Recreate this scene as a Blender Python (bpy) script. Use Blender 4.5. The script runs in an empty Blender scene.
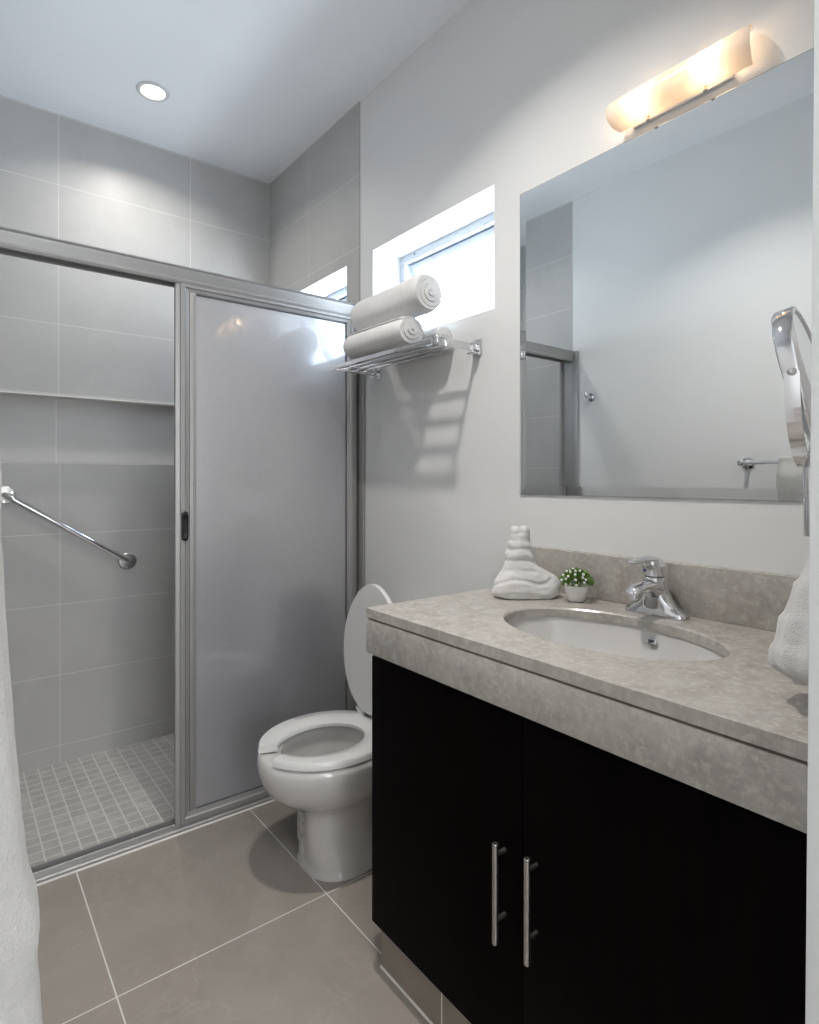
import bpy, bmesh, math, random
from mathutils import Vector, Matrix, noise
random.seed(7)
S = bpy.context.scene
C = S.collection
PI = math.pi

# ------------------------------------------------------------------ camera
CAM = Vector((2.985, -1.371, 1.22))
F_PX, PPX, HOR = 589.4, 409.5, 480.0
YAW = math.radians(37.943)            # angle of the optical axis from -X towards +Y
cam = bpy.data.cameras.new('camera'); camo = bpy.data.objects.new('camera', cam); C.objects.link(camo)
camo.location = CAM
fwd = Vector((-math.cos(YAW), math.sin(YAW), 0))
camo.rotation_euler = (PI/2, 0, math.atan2(-fwd.x, fwd.y))
cam.sensor_fit = 'VERTICAL'; cam.sensor_height = 36.0; cam.sensor_width = 36.0
cam.lens = 36.0*F_PX/1024.0
cam.shift_y = (HOR-512.0)/1024.0
cam.shift_x = 0.0
cam.clip_start = 0.01
S.camera = camo

# ------------------------------------------------------------------ world, exposure, big lights
w = bpy.data.worlds.new('daylight'); S.world = w; w.use_nodes = True
bg = w.node_tree.nodes['Background']
_nt = w.node_tree      # hazy sky above, lower half made brighter to lift the ceiling
_tc = _nt.nodes.new('ShaderNodeTexCoord'); _sp = _nt.nodes.new('ShaderNodeSeparateXYZ'); _r = _nt.nodes.new('ShaderNodeValToRGB')
_nt.links.new(_tc.outputs['Generated'], _sp.inputs[0]); _mr = _nt.nodes.new('ShaderNodeMapRange'); _mr.inputs[1].default_value = -1; _mr.inputs[2].default_value = 1
_nt.links.new(_sp.outputs[2], _mr.inputs[0]); _nt.links.new(_mr.outputs[0], _r.inputs[0]); _nt.links.new(_r.outputs[0], bg.inputs[0])
_r.color_ramp.elements[0].position = .47; _r.color_ramp.elements[0].color = (.80, .90, 1.0, 1)
_r.color_ramp.elements[1].position = .53; _r.color_ramp.elements[1].color = (.33, .38, .44, 1)
bg.inputs[1].default_value = 11.5
S.view_settings.view_transform = 'Standard'; S.view_settings.look = 'None'
S.view_settings.gamma = 1; S.view_settings.use_curve_mapping = False
S.view_settings.exposure = 0.60
S.cycles.max_bounces = 10; S.cycles.diffuse_bounces = 6; S.cycles.glossy_bounces = 6
S.cycles.transmission_bounces = 8; S.cycles.transparent_max_bounces = 12
S.cycles.use_denoising = True
S.cycles.sample_clamp_indirect = 6.0
S.cycles.caustics_reflective = False; S.cycles.caustics_refractive = False

def area(name, loc, rot, sx, sy, power, col=(1,1,1), spread=PI, shape='RECTANGLE'):
    l = bpy.data.lights.new(name, 'AREA'); l.shape = shape; l.size = sx
    if shape == 'RECTANGLE': l.size_y = sy
    l.energy = power; l.color = col; l.spread = spread
    o = bpy.data.objects.new(name, l); C.objects.link(o); o.location = loc; o.rotation_euler = rot
    return o
# added soft fill light under the next room's ceiling (behind the camera, through the doorway)
area('added_hall_fill_top', (4.1, -1.3, 2.78), (0, 0, 0), 1.0, 1.0, 22, (1.0, 0.98, 0.96))
# added cool fill light near the far wall of the next room
area('added_hall_fill_end', (5.33, -1.2, 1.3), (0, PI/2, 0), 1.4, 1.4, 29, (0.90, 0.95, 1.0))
# recessed ceiling lamps: one in the shower, one added out of view for toilet shadow and brightness
area('shower_downlight_lamp', (0.416, -0.71, 2.805), (0, 0, 0), 0.085, 0, 3.8, (1.0, 0.95, 0.89), 2.5, 'DISK')
area('added_room_downlight', (1.95, -0.72, 2.805), (0, 0, 0), 0.085, 0, 7.5, (1.0, 0.96, 0.91), 2.1, 'DISK')
for nm, x0, x1 in (('portal_main', .982, 1.666), ('portal_shower', .10, .785)):
    p = area(nm, ((x0+x1)/2, .20, 1.966), (-PI/2, 0, 0), x1-x0, .395, 1.0)
    p.data.cycles.is_portal = True

# ------------------------------------------------------------------ materials
def nmat(name):
    m = bpy.data.materials.new(name); m.use_nodes = True
    nt = m.node_tree; b = nt.nodes['Principled BSDF']
    return m, nt, b
def N(nt, t, **k):
    n = nt.nodes.new(t)
    for a, v in k.items(): setattr(n, a, v)
    return n
def mth(nt, op, a, b=None, clamp=False):
    n = N(nt, 'ShaderNodeMath', operation=op, use_clamp=clamp)
    for i, v in enumerate((a, b)):
        if v is None: continue
        if isinstance(v, (int, float)): n.inputs[i].default_value = v
        else: nt.links.new(v, n.inputs[i])
    return n.outputs[0]
def noisetex(nt, scale, detail=4, rough=.55, dist=0.0, vec=None):
    n = N(nt, 'ShaderNodeTexNoise'); n.inputs['Scale'].default_value = scale
    n.inputs['Detail'].default_value = detail; n.inputs['Roughness'].default_value = rough
    n.inputs['Distortion'].default_value = dist
    if vec is None: vec = N(nt, 'ShaderNodeTexCoord').outputs['Object']
    nt.links.new(vec, n.inputs['Vector'])
    return n.outputs['Fac']
def ramp(nt, fac, stops):
    r = N(nt, 'ShaderNodeValToRGB'); e = r.color_ramp.elements
    while len(e) < len(stops): e.new(.5)
    for i, (p, c) in enumerate(stops): e[i].position = p; e[i].color = (*c, 1)
    nt.links.new(fac, r.inputs[0]); return r.outputs[0]
def mix(nt, fac, a, b):
    n = N(nt, 'ShaderNodeMix', data_type='RGBA')
    if isinstance(fac, (int, float)): n.inputs[0].default_value = fac
    else: nt.links.new(fac, n.inputs[0])
    for i, v in ((6, a), (7, b)):
        if isinstance(v, tuple): n.inputs[i].default_value = (*v, 1)
        else: nt.links.new(v, n.inputs[i])
    return n.outputs[2]
def bump(nt, b, h, strength=.3, dist=.002):
    n = N(nt, 'ShaderNodeBump'); n.inputs['Strength'].default_value = strength
    n.inputs['Distance'].default_value = dist
    nt.links.new(h, n.inputs['Height']); nt.links.new(n.outputs[0], b.inputs['Normal'])
def simple(name, col, rough=.5, metal=0, var=.03, scale=12, bmp=None, **k):
    m, nt, b = nmat(name)
    f = noisetex(nt, scale)
    lo = tuple(c*(1-var) for c in col); hi = tuple(min(1, c*(1+var)) for c in col)
    nt.links.new(ramp(nt, f, [(.3, lo), (.7, hi)]), b.inputs['Base Color'])
    b.inputs['Roughness'].default_value = rough; b.inputs['Metallic'].default_value = metal
    for kk, v in k.items(): b.inputs[kk].default_value = v
    if bmp: bump(nt, b, noisetex(nt, bmp[0], 6, .6), bmp[1], bmp[2])
    return m

def tile_mat(name, au, av, u0, v0, pu, pv, gw, cols, grout, rough, vein=0.0, veinscale=2.0, mott=3.0, pervar=.0):
    """tiles laid in world axes au (0,1,2) and av with grout lines gw wide"""
    m, nt, b = nmat(name)
    tc = N(nt, 'ShaderNodeTexCoord'); sp = N(nt, 'ShaderNodeSeparateXYZ'); nt.links.new(tc.outputs['Object'], sp.inputs[0])
    masks = []; ids = []
    for ax, o, p in ((au, u0, pu), (av, v0, pv)):
        q = mth(nt, 'DIVIDE', mth(nt, 'SUBTRACT', sp.outputs[ax], o), p)
        fr = mth(nt, 'FRACT', q); ids.append(mth(nt, 'FLOOR', q))
        d = mth(nt, 'MINIMUM', fr, mth(nt, 'SUBTRACT', 1.0, fr))
        masks.append(mth(nt, 'LESS_THAN', d, gw/p/2))
    g = mth(nt, 'MAXIMUM', masks[0], masks[1])
    f = noisetex(nt, mott, 7, .6, .6, tc.outputs['Object'])
    base = ramp(nt, f, [(.3, cols[0]), (.5, cols[1]), (.72, cols[2])])
    if vein:
        # thin wandering veins: where a warped noise crosses its middle value
        v = noisetex(nt, veinscale, 5, .55, 1.4, tc.outputs['Object'])
        dv = mth(nt, 'ABSOLUTE', mth(nt, 'SUBTRACT', v, .5))
        vm = mth(nt, 'MULTIPLY', mth(nt, 'SUBTRACT', 1.0, mth(nt, 'DIVIDE', dv, .012), True), vein)
        base = mix(nt, vm, base, tuple(c*1.22 for c in cols[2]))
    if pervar:
        cv = N(nt, 'ShaderNodeCombineXYZ'); nt.links.new(ids[0], cv.inputs[0]); nt.links.new(ids[1], cv.inputs[1])
        wn = N(nt, 'ShaderNodeTexWhiteNoise'); nt.links.new(cv.outputs[0], wn.inputs['Vector'])
        base = mix(nt, mth(nt, 'MULTIPLY', wn.outputs['Value'], pervar), base, tuple(c*.72 for c in cols[0]))
    col = mix(nt, g, base, grout)
    nt.links.new(col, b.inputs['Base Color'])
    rr = mth(nt, 'ADD', mth(nt, 'MULTIPLY', g, .5), rough, True)
    nt.links.new(rr, b.inputs['Roughness'])
    bump(nt, b, mth(nt, 'SUBTRACT', 1.0, g), .25, .001)
    return m

M = {}
M['paint'] = simple('wall_paint', (.73, .73, .725), .6, var=.012, scale=2.5, bmp=(90, .06, .001))
M['ceil'] = simple('ceiling_paint', (.88, .90, .93), .7, var=.01, scale=2, bmp=(70, .05, .001))
M['tile_b'] = tile_mat('wall_tile_left', 1, 2, -.4265, 2.5145, .5687, .3055, .0035,
                       ((.43, .425, .415), (.46, .455, .445), (.49, .485, .475)), (.62, .61, .59), .42, .10, 2.3, 2.2)
M['tile_w'] = tile_mat('wall_tile_back', 0, 2, .44, 2.5145, .60, .3055, .0035,
                       ((.43, .425, .415), (.46, .455, .445), (.49, .485, .475)), (.62, .61, .59), .42, .10, 2.3, 2.2)
M['floor'] = tile_mat('floor_tile', 0, 1, 1.464, -1.0605, .5655, .5655, .0035,
                      ((.265, .235, .21), (.30, .268, .24), (.335, .30, .27)), (.62, .60, .57), .10, .22, 3.2, 3.0)
M['mosaic'] = tile_mat('shower_mosaic', 0, 1, .04, 0.0, .0513, .0513, .005,
                       ((.40, .39, .375), (.46, .45, .43), (.55, .54, .52)), (.66, .64, .61), .4, 0, 2, 16, .30)
M['toe'] = simple('toe_kick_tile', (.27, .235, .20), .15, var=.08, scale=5)
M['stone'] = None
def stone():
    m, nt, b = nmat('travertine_counter')
    a = noisetex(nt, 17, 9, .7, .25); c = noisetex(nt, 75, 6, .7, .2); e = noisetex(nt, 2.2, 4, .5, .5)
    base = ramp(nt, a, [(.32, (.31, .285, .258)), (.5, (.39, .367, .339)), (.66, (.46, .435, .403))])
    base = mix(nt, mth(nt, 'MULTIPLY', ramp(nt, c, [(.50, (0, 0, 0)), (.62, (1, 1, 1))]), .45), base, (.60, .58, .54))
    base = mix(nt, mth(nt, 'MULTIPLY', ramp(nt, e, [(.45, (0, 0, 0)), (.62, (1, 1, 1))]), .35), base, (.42, .39, .35))
    nt.links.new(base, b.inputs['Base Color']); b.inputs['Roughness'].default_value = .22
    return m
M['stone'] = stone()
M['porc'] = simple('white_porcelain', (.56, .55, .535), .09, var=.005, **{'Coat Weight': .5, 'Coat Roughness': .03})
M['seat'] = simple('white_seat_plastic', (.68, .68, .67), .16, var=.005)
M['chrome'] = simple('polished_chrome', (.72, .72, .735), .06, 1, var=.01)
M['steel'] = simple('brushed_steel', (.46, .45, .43), .32, 1, var=.05, scale=60)
M['alum'] = simple('satin_aluminium', (.34, .335, .33), .42, .45, var=.02, scale=20)
M['black'] = simple('black_plastic', (.012, .012, .014), .35)
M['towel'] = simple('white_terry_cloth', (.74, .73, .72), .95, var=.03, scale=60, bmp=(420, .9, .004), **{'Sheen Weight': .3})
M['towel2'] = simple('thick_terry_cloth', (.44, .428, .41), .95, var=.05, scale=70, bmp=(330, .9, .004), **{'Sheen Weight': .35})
M['pot'] = simple('white_ceramic_pot', (.80, .79, .77), .25)
M['leaf'] = simple('green_leaf', (.14, .25, .05), .5, var=.45, scale=90)
M['bud'] = simple('white_bud', (.85, .84, .83), .6)
M['blue'] = simple('blue_dot', (.02, .04, .5), .3)
M['caulk'] = simple('white_caulk', (.74, .72, .69), .5)
M['pvc'] = simple('white_window_frame', (.56, .60, .66), .35)
M['gasket'] = simple('dark_gasket', (.09, .09, .10), .5)
M['jambpaint'] = simple('white_door_jamb', (.64, .65, .66), .45, var=.01)

def wood():
    m, nt, b = nmat('espresso_wood')
    tc = N(nt, 'ShaderNodeTexCoord'); mp = N(nt, 'ShaderNodeMapping'); mp.inputs['Scale'].default_value = (14, 14, .9)
    nt.links.new(tc.outputs['Object'], mp.inputs[0])
    f = noisetex(nt, 4, 8, .6, .4, mp.outputs[0])
    nt.links.new(ramp(nt, f, [(.35, (.0012, .0006, .0007)), (.7, (.0038, .0016, .0018))]), b.inputs['Base Color'])
    b.inputs['Roughness'].default_value = .5; b.inputs['Specular IOR Level'].default_value = .03
    return m
M['wood'] = wood()
def glass():
    m = bpy.data.materials.new('window_glass'); m.use_nodes = True; nt = m.node_tree; nt.nodes.clear()
    o = N(nt, 'ShaderNodeOutputMaterial'); mx = N(nt, 'ShaderNodeMixShader'); t = N(nt, 'ShaderNodeBsdfTransparent')
    g = N(nt, 'ShaderNodeBsdfGlossy'); g.inputs['Roughness'].default_value = .02
    fr = N(nt, 'ShaderNodeFresnel'); fr.inputs[0].default_value = 1.45
    t.inputs[0].default_value = (.95, .97, .98, 1)
    gm = N(nt, 'ShaderNodeNewGeometry'); ff = mth(nt, 'MULTIPLY', fr.outputs[0], mth(nt, 'SUBTRACT', 1.0, gm.outputs['Backfacing']))
    nt.links.new(ff, mx.inputs[0]); nt.links.new(t.outputs[0], mx.inputs[1]); nt.links.new(g.outputs[0], mx.inputs[2])
    nt.links.new(mx.outputs[0], o.inputs[0]); return m
M['glass'] = glass()
def frosted():
    m = bpy.data.materials.new('frosted_glass'); m.use_nodes = True; nt = m.node_tree; nt.nodes.clear()
    o = N(nt, 'ShaderNodeOutputMaterial')
    tr = N(nt, 'ShaderNodeBsdfTranslucent'); tr.inputs[0].default_value = (.90, .90, .93, 1)
    df = N(nt, 'ShaderNodeBsdfDiffuse')
    sp = noisetex(nt, 70, 5, .7); st = noisetex(nt, 3.0, 5, .6)
    c = ramp(nt, sp, [(.40, (.63, .63, .70)), (.66, (.75, .75, .82))])
    nt.links.new(c, df.inputs[0])
    a = N(nt, 'ShaderNodeMixShader'); a.inputs[0].default_value = .55
    nt.links.new(tr.outputs[0], a.inputs[1]); nt.links.new(df.outputs[0], a.inputs[2])
    rf = N(nt, 'ShaderNodeBsdfRefraction'); rf.inputs['Roughness'].default_value = .42; rf.inputs['IOR'].default_value = 1.25
    rm = N(nt, 'ShaderNodeMixShader'); rm.inputs[0].default_value = .35
    nt.links.new(a.outputs[0], rm.inputs[1]); nt.links.new(rf.outputs[0], rm.inputs[2]); a = rm
    gl = N(nt, 'ShaderNodeBsdfGlossy')
    gl.inputs['Roughness'].default_value = .035; gl.inputs[0].default_value = (1, 1, 1, 1)
    gh = N(nt, 'ShaderNodeBsdfGlossy'); gh.inputs['Roughness'].default_value = .42; am = N(nt, 'ShaderNodeMixShader'); am.inputs[0].default_value = .36
    nt.links.new(a.outputs[0], am.inputs[1]); nt.links.new(gh.outputs[0], am.inputs[2]); a = am
    fr = N(nt, 'ShaderNodeFresnel'); fr.inputs[0].default_value = 1.75
    b2 = N(nt, 'ShaderNodeMixShader'); nt.links.new(fr.outputs[0], b2.inputs[0])
    nt.links.new(a.outputs[0], b2.inputs[1]); nt.links.new(gl.outputs[0], b2.inputs[2])
    nt.links.new(b2.outputs[0], o.inputs[0]); return m
M['frost'] = frosted()
def mirror():
    m, nt, b = nmat('mirror_silver')
    b.inputs['Base Color'].default_value = (.80, .82, .82, 1); b.inputs['Metallic'].default_value = 1
    b.inputs['Roughness'].default_value = .0
    return m
M['mirror'] = mirror()
def emis(name, col, s):
    m = bpy.data.materials.new(name); m.use_nodes = True; nt = m.node_tree; nt.nodes.clear()
    o = N(nt, 'ShaderNodeOutputMaterial'); e = N(nt, 'ShaderNodeEmission'); e.inputs[0].default_value = (*col, 1)
    e.inputs[1].default_value = s; nt.links.new(e.outputs[0], o.inputs[0]); return m
M['lens'] = emis('lamp_lens', (1.0, .93, .82), 6)
M['bulb'] = emis('bulb_glow', (1.0, .72, .47), 15)
def opal():
    m = bpy.data.materials.new('opal_glass'); m.use_nodes = True; nt = m.node_tree; nt.nodes.clear()
    o = N(nt, 'ShaderNodeOutputMaterial')
    tr = N(nt, 'ShaderNodeBsdfTranslucent'); tr.inputs[0].default_value = (.95, .91, .86, 1)
    df = N(nt, 'ShaderNodeBsdfDiffuse'); df.inputs[0].default_value = (.82, .77, .72, 1)
    a = N(nt, 'ShaderNodeMixShader'); a.inputs[0].default_value = .45
    nt.links.new(tr.outputs[0], a.inputs[1]); nt.links.new(df.outputs[0], a.inputs[2])
    gl = N(nt, 'ShaderNodeBsdfGlossy'); gl.inputs['Roughness'].default_value = .2
    b2 = N(nt, 'ShaderNodeMixShader'); b2.inputs[0].default_value = .04
    nt.links.new(a.outputs[0], b2.inputs[1]); nt.links.new(gl.outputs[0], b2.inputs[2])
    nt.links.new(b2.outputs[0], o.inputs[0]); return m
M['opal'] = opal()
def sticker():
    m, nt, b = nmat('printed_sticker')
    tc = N(nt, 'ShaderNodeTexCoord'); mp = N(nt, 'ShaderNodeMapping'); mp.inputs['Scale'].default_value = (1, 1, 1.6)
    nt.links.new(tc.outputs['Object'], mp.inputs[0])
    f = noisetex(nt, 42, 2, .5, 2.5, mp.outputs[0])
    nt.links.new(ramp(nt, f, [(.38, (.16, .155, .15)), (.44, (.50, .49, .475))]), b.inputs['Base Color'])
    b.inputs['Roughness'].default_value = .4
    return m
M['sticker'] = sticker()

# ------------------------------------------------------------------ object helpers
ORG = {}
def link(name, me, parent=None, org=None):
    o = bpy.data.objects.new(name, me); C.objects.link(o)
    if parent is not None:
        o.parent = parent; ORG[o] = ORG[parent]
    else:
        ORG[o] = Vector(org or (0, 0, 0)); o.location = ORG[o]
    return o
def obj(name, bm, mat, parent=None, ang=35, label=None, kind=None, org=None, smooth=True):
    me = bpy.data.meshes.new(name)
    bmesh.ops.recalc_face_normals(bm, faces=bm.faces)
    bm.to_mesh(me); bm.free()
    for m in (mat if isinstance(mat, list) else [mat]): me.materials.append(m)
    base = ORG[parent] if parent is not None else Vector(org or (0, 0, 0))
    me.transform(Matrix.Translation(-base))
    if smooth:
        me.polygons.foreach_set('use_smooth', [True]*len(me.polygons))
        me.set_sharp_from_angle(angle=math.radians(ang))
    o = link(name, me, parent, org)
    if label: o['label'] = label
    if kind: o['kind'] = kind
    return o
def thing(name, label, cat, loc, group=None, kind=None):
    o = link(name, None, None, loc)
    if label: o['label'] = label
    if cat: o['category'] = cat
    if group: o['group'] = group
    if kind: o['kind'] = kind
    return o
def tag(o, label, cat, group=None):
    o['label'] = label; o['category'] = cat
    if group: o['group'] = group
    return o
def nb(): return bmesh.new()
def box(bm, x0, x1, y0, y1, z0, z1, bev=0, seg=2):
    r = bmesh.ops.create_cube(bm, size=1.0)
    vs = r['verts']
    for v in vs:
        v.co = Vector(((x0+x1)/2+v.co.x*(x1-x0), (y0+y1)/2+v.co.y*(y1-y0), (z0+z1)/2+v.co.z*(z1-z0)))
    if bev:
        es = list({e for v in vs for e in v.link_edges})
        bmesh.ops.bevel(bm, geom=es, offset=bev, segments=seg, affect='EDGES', profile=.6)
    return bm
def loft(bm, rings, cap0=True, cap1=True, closed=True):
    L = [[bm.verts.new(p) for p in r] for r in rings]
    n = len(L[0])
    for a, b in zip(L[:-1], L[1:]):
        for i in range(n if closed else n-1):
            j = (i+1) % n
            bm.faces.new((a[i], a[j], b[j], b[i]))
    if cap0: bm.faces.new(list(reversed(L[0])))
    if cap1: bm.faces.new(L[-1])
    return L
def frame_of(d):
    d = d.normalized(); up = Vector((0, 0, 1)) if abs(d.z) < .9 else Vector((1, 0, 0))
    a = d.cross(up).normalized(); b = a.cross(d).normalized()
    return a, b
def tube(bm, pts, rad, n=16, flat=1.0, cap=True, up=None):
    pts = [Vector(p) for p in pts]
    if isinstance(rad, (int, float)): rad = [rad]*len(pts)
    rings = []; pa = None
    for i, p in enumerate(pts):
        d = (pts[min(i+1, len(pts)-1)]-pts[max(i-1, 0)]).normalized()
        if pa is None:
            a, b = frame_of(d)
            if up: a = d.cross(Vector(up)).normalized(); b = a.cross(d).normalized()
        else:
            a = (pa-d*pa.dot(d)).normalized(); b = a.cross(d).normalized()
        pa = a
        r = rad[i]; ra, rb = r if isinstance(r, tuple) else (r, r*flat)
        rings.append([p+a*ra*math.cos(t*2*PI/n)+b*rb*math.sin(t*2*PI/n) for t in range(n)])
    loft(bm, rings, cap, cap); return bm
def lathe(bm, prof, c, axis=(0, 0, 1), n=32, cap0=True, cap1=True):
    """prof: (radius, distance along axis)"""
    ax = Vector(axis).normalized(); a, b = frame_of(ax); c = Vector(c)
    rings = [[c+ax*h+(a*math.cos(t*2*PI/n)+b*math.sin(t*2*PI/n))*max(r, 1e-5) for t in range(n)] for r, h in prof]
    loft(bm, rings, cap0, cap1); return bm
def extrude_profile(bm, prof, p0, p1, U, V):
    """closed 2D profile (u,v) swept from p0 to p1; U,V world directions"""
    U = Vector(U); V = Vector(V)
    loft(bm, [[Vector(p)+U*u+V*v for u, v in prof] for p in (p0, p1)]); return bm
def smoothstep(a, b, x):
    t = max(0, min(1, (x-a)/(b-a))); return t*t*(3-2*t)
def displace(bm, amp, freq, seed=0.0, vert=None):
    bm.normal_update()
    for v in (vert or bm.verts):
        n = noise.fractal(v.co*freq+Vector((seed, seed*2, 0)), .8, 2.0, 4)
        v.co += v.normal*n*amp
def X(r): return CAM.x+r
def Y(r): return CAM.y+r

# ================================================================== THE ROOM
H = 2.825; YO = -1.465; XR = 2.791
TE = .887                                    # tile edge on the window wall
bm = nb(); box(bm, .86, 5.4, -2.4, .06, -.1, 0.0)
obj('floor', bm, M['floor'], kind='structure', smooth=False)
bm = nb(); box(bm, -.12, .86, -1.6, .06, -.1, -.004)
obj('floor_shower', bm, M['mosaic'], kind='structure', smooth=False)
bm = nb(); box(bm, -.15, 5.5, -2.5, .2, H, H+.1)
obj('ceiling', bm, M['ceil'], kind='structure', smooth=False)
# shower end wall with its long recess
prof = [(-.15, -.05), (.04, -.05), (.04, 1.2935), (-.075, 1.2935), (-.075, 1.588), (0, 1.588), (0, H), (-.15, H)]
bm = nb(); extrude_profile(bm, prof, (0, -1.6, 0), (0, .0, 0), (1, 0, 0), (0, 0, 1))
obj('wall_left', bm, M['tile_b'], kind='structure', smooth=False)
bm = nb(); box(bm, -.0745, .0015, -1.46, -.001, 1.5865, 1.5915); box(bm, .0, .0035, -1.46, -.001, 1.5865, 1.5925)
obj('trim_1', bm, M['caulk'], kind='structure', smooth=False)
# window wall
WM = (.982, 1.666, 1.769, 2.164); WS = (.10, .785, 1.769, 2.155); WD = .20
def holed(bm, x0, x1, y0, y1, win):
    a, b, c, d = win
    box(bm, x0, a, y0, y1, -.02, H); box(bm, b, x1, y0, y1, -.02, H)
    box(bm, a, b, y0, y1, -.02, c); box(bm, a, b, y0, y1, d, H)
bm = nb(); holed(bm, TE, 2.92, 0, WD, WM)
obj('wall_back', bm, M['paint'], kind='structure', smooth=False)
bm = nb(); holed(bm, -.15, TE, -.004, .012, WS)
obj('wall_shower_tiles', bm, M['tile_w'], kind='structure', smooth=False)
bm = nb(); holed(bm, -.15, TE, .012, WD, WS)
obj('wall_shower_back', bm, M['ceil'], kind='structure', smooth=False)
# wall on the camera's left
bm = nb(); box(bm, TE, 2.92, YO-.15, YO, -.02, H)
obj('wall_front', bm, M['paint'], kind='structure', smooth=False)
bm = nb(); box(bm, -.15, TE, YO-.15, YO+.004, -.02, H)
obj('wall_shower_front', bm, M['tile_w'], kind='structure', smooth=False)
# wall with the doorway the picture is taken from
YJ = Y(.62)
bm = nb(); box(bm, XR, 2.92, YJ+.02, 0, -.02, H); box(bm, XR, 2.92, YO, YJ+.02, 2.40, H)
obj('wall_right', bm, M['paint'], kind='structure', smooth=False)
# jamb, a few millimetres out of plumb
bm = nb(); box(bm, XR-.004, 2.935, YJ, YJ+.022, 0, 2.40, .002)
for v in bm.verts: v.co.x += (v.co.z-1.5)*.0078
obj('trim_2', bm, M['jambpaint'], kind='structure')
bm = nb()
for z in (1.165, .98): lathe(bm, [(.0025, 0), (.0025, .0012)], (XR+.012, YJ+.0004, z), (0, -1, 0), 10)
obj('trim_3', bm, M['gasket'], kind='structure')
# next room
bm = nb(); box(bm, 5.4, 5.5, -2.5, .2, -.02, H); box(bm, 2.92, 5.4, -2.5, -2.4, -.02, H); box(bm, 2.92, 5.4, .1, .2, -.02, H)
box(bm, 2.92, 2.98, -2.4, YO-.02, -.02, H)
obj('wall_hall', bm, M['paint'], kind='structure', smooth=False)

# ------------------------------------------------------------------ windows
def window(nm, win, y):
    a, b, c, d = win
    t = thing(nm, None, None, ((a+b)/2, y, c), kind='structure')
    f = .032
    bm = nb()
    box(bm, a, b, y, y+.05, d-f, d, .003); box(bm, a, b, y, y+.05, c, c+f*.7, .003)
    box(bm, a, a+f, y+.001, y+.049, c+f*.7, d-f); box(bm, b-f, b, y+.001, y+.049, c+f*.7, d-f)
    obj('window_frame', bm, M['pvc'], t)
    # awning sash swung outwards about its top edge
    th = math.radians(24); hz = d-f-.004; R = Matrix.Rotation(th, 3, 'X'); piv = Vector((0, y+.03, hz))
    def swing(bm):
        for v in bm.verts: v.co = R @ (v.co-piv)+piv
        return bm
    a2, b2, c2, d2 = a+f+.004, b-f-.004, c+f*.7+.004, hz; g = .026
    bm = nb()
    box(bm, a2, b2, y+.02, y+.05, d2-g, d2, .003); box(bm, a2, b2, y+.02, y+.05, c2, c2+g, .003)
    box(bm, a2, a2+g, y+.021, y+.049, c2+g, d2-g); box(bm, b2-g, b2, y+.021, y+.049, c2+g, d2-g)
    s = obj('sash', swing(bm), M['pvc'], t)
    bm = nb(); box(bm, a2+g-.004, b2-g+.004, y+.033, y+.038, c2+g-.004, d2-g+.004)
    obj('pane', swing(bm), M['glass'], s)
    e = R @ (Vector((0, y+.03, c2+.06))-piv)+piv
    for xx in (a+f+.006, b-f-.006):
        bm = nb(); tube(bm, [(xx, y+.035, c2+.20), (xx, e.y, e.z)], .005, 8)
        obj('stay_arm', bm, M['alum'], t)
    for xx in (a+.10, b-.005-.02):
        bm = nb(); lathe(bm, [(.004, 0), (.003, .003)], (xx, y, d-.012), (0, -1, 0), 10); obj('frame_screw', bm, M['gasket'], t)
window('window_1', WM, .14)
window('window_2', WS, .14)

# ------------------------------------------------------------------ ceiling lamps
def downlight(x, y, lab):
    t = thing('ceiling_downlight', lab, 'ceiling light', (x, y, H))
    bm = nb(); lathe(bm, [(.046, .0), (.062, .0), (.064, .003), (.060, .007), (.050, .008), (.046, .004)], (x, y, H), (0, 0, -1), 40, False, False)
    obj('trim_ring', bm, M['jambpaint'], t)
    bm = nb(); lathe(bm, [(.047, .003), (.0, .0035)], (x, y, H), (0, 0, -1), 32, False, False)
    obj('lens', bm, M['lens'], t)
downlight(.416, -.71, 'small round recessed ceiling light glowing over the shower')
downlight(1.95, -.72, 'added round recessed ceiling light over the middle of the bathroom, above the picture edge')

# ================================================================== SHOWER ENCLOSURE
XF = .898                                    # front plane of track and header
t = thing('shower_enclosure', 'silver aluminium shower frame with top header, floor track and wall channels', 'shower frame', (XF, -.72, 0))
y0, y1 = YO+.005, -.005
hd = [(-.075, 0), (-.075, -.055), (-.066, -.055), (-.066, -.012), (-.012, -.012), (-.012, -.058), (.000, -.058), (.004, -.050),
      (.004, -.044), (.0015, -.042), (.003, -.036), (.010, -.020), (.012, -.012), (.008, -.009), (.011, -.005), (.008, 0)]
bm = nb(); extrude_profile(bm, hd, (XF, y0, 1.957), (XF, y1, 1.957), (1, 0, 0), (0, 0, 1))
obj('header', bm, M['alum'], t, 25)
tk = [(0, 0), (.0, .012), (-.004, .016), (-.010, .016), (-.012, .030), (-.018, .032), (-.020, .012), (-.044, .012), (-.045, .034), (-.050, .034), (-.052, .012), (-.07, .012), (-.07, -.003), (0, -.003)]
bm = nb(); extrude_profile(bm, tk, (XF, y0, 0), (XF, y1, 0), (1, 0, 0), (0, 0, 1))
obj('floor_track', bm, M['alum'], t, 25)
bm = nb(); tube(bm, [(XF+.001, y0, .001), (XF+.001, y1, .001)], .004, 8)
obj('caulk_line', bm, M['caulk'], t, label='thin white caulk line')
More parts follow.
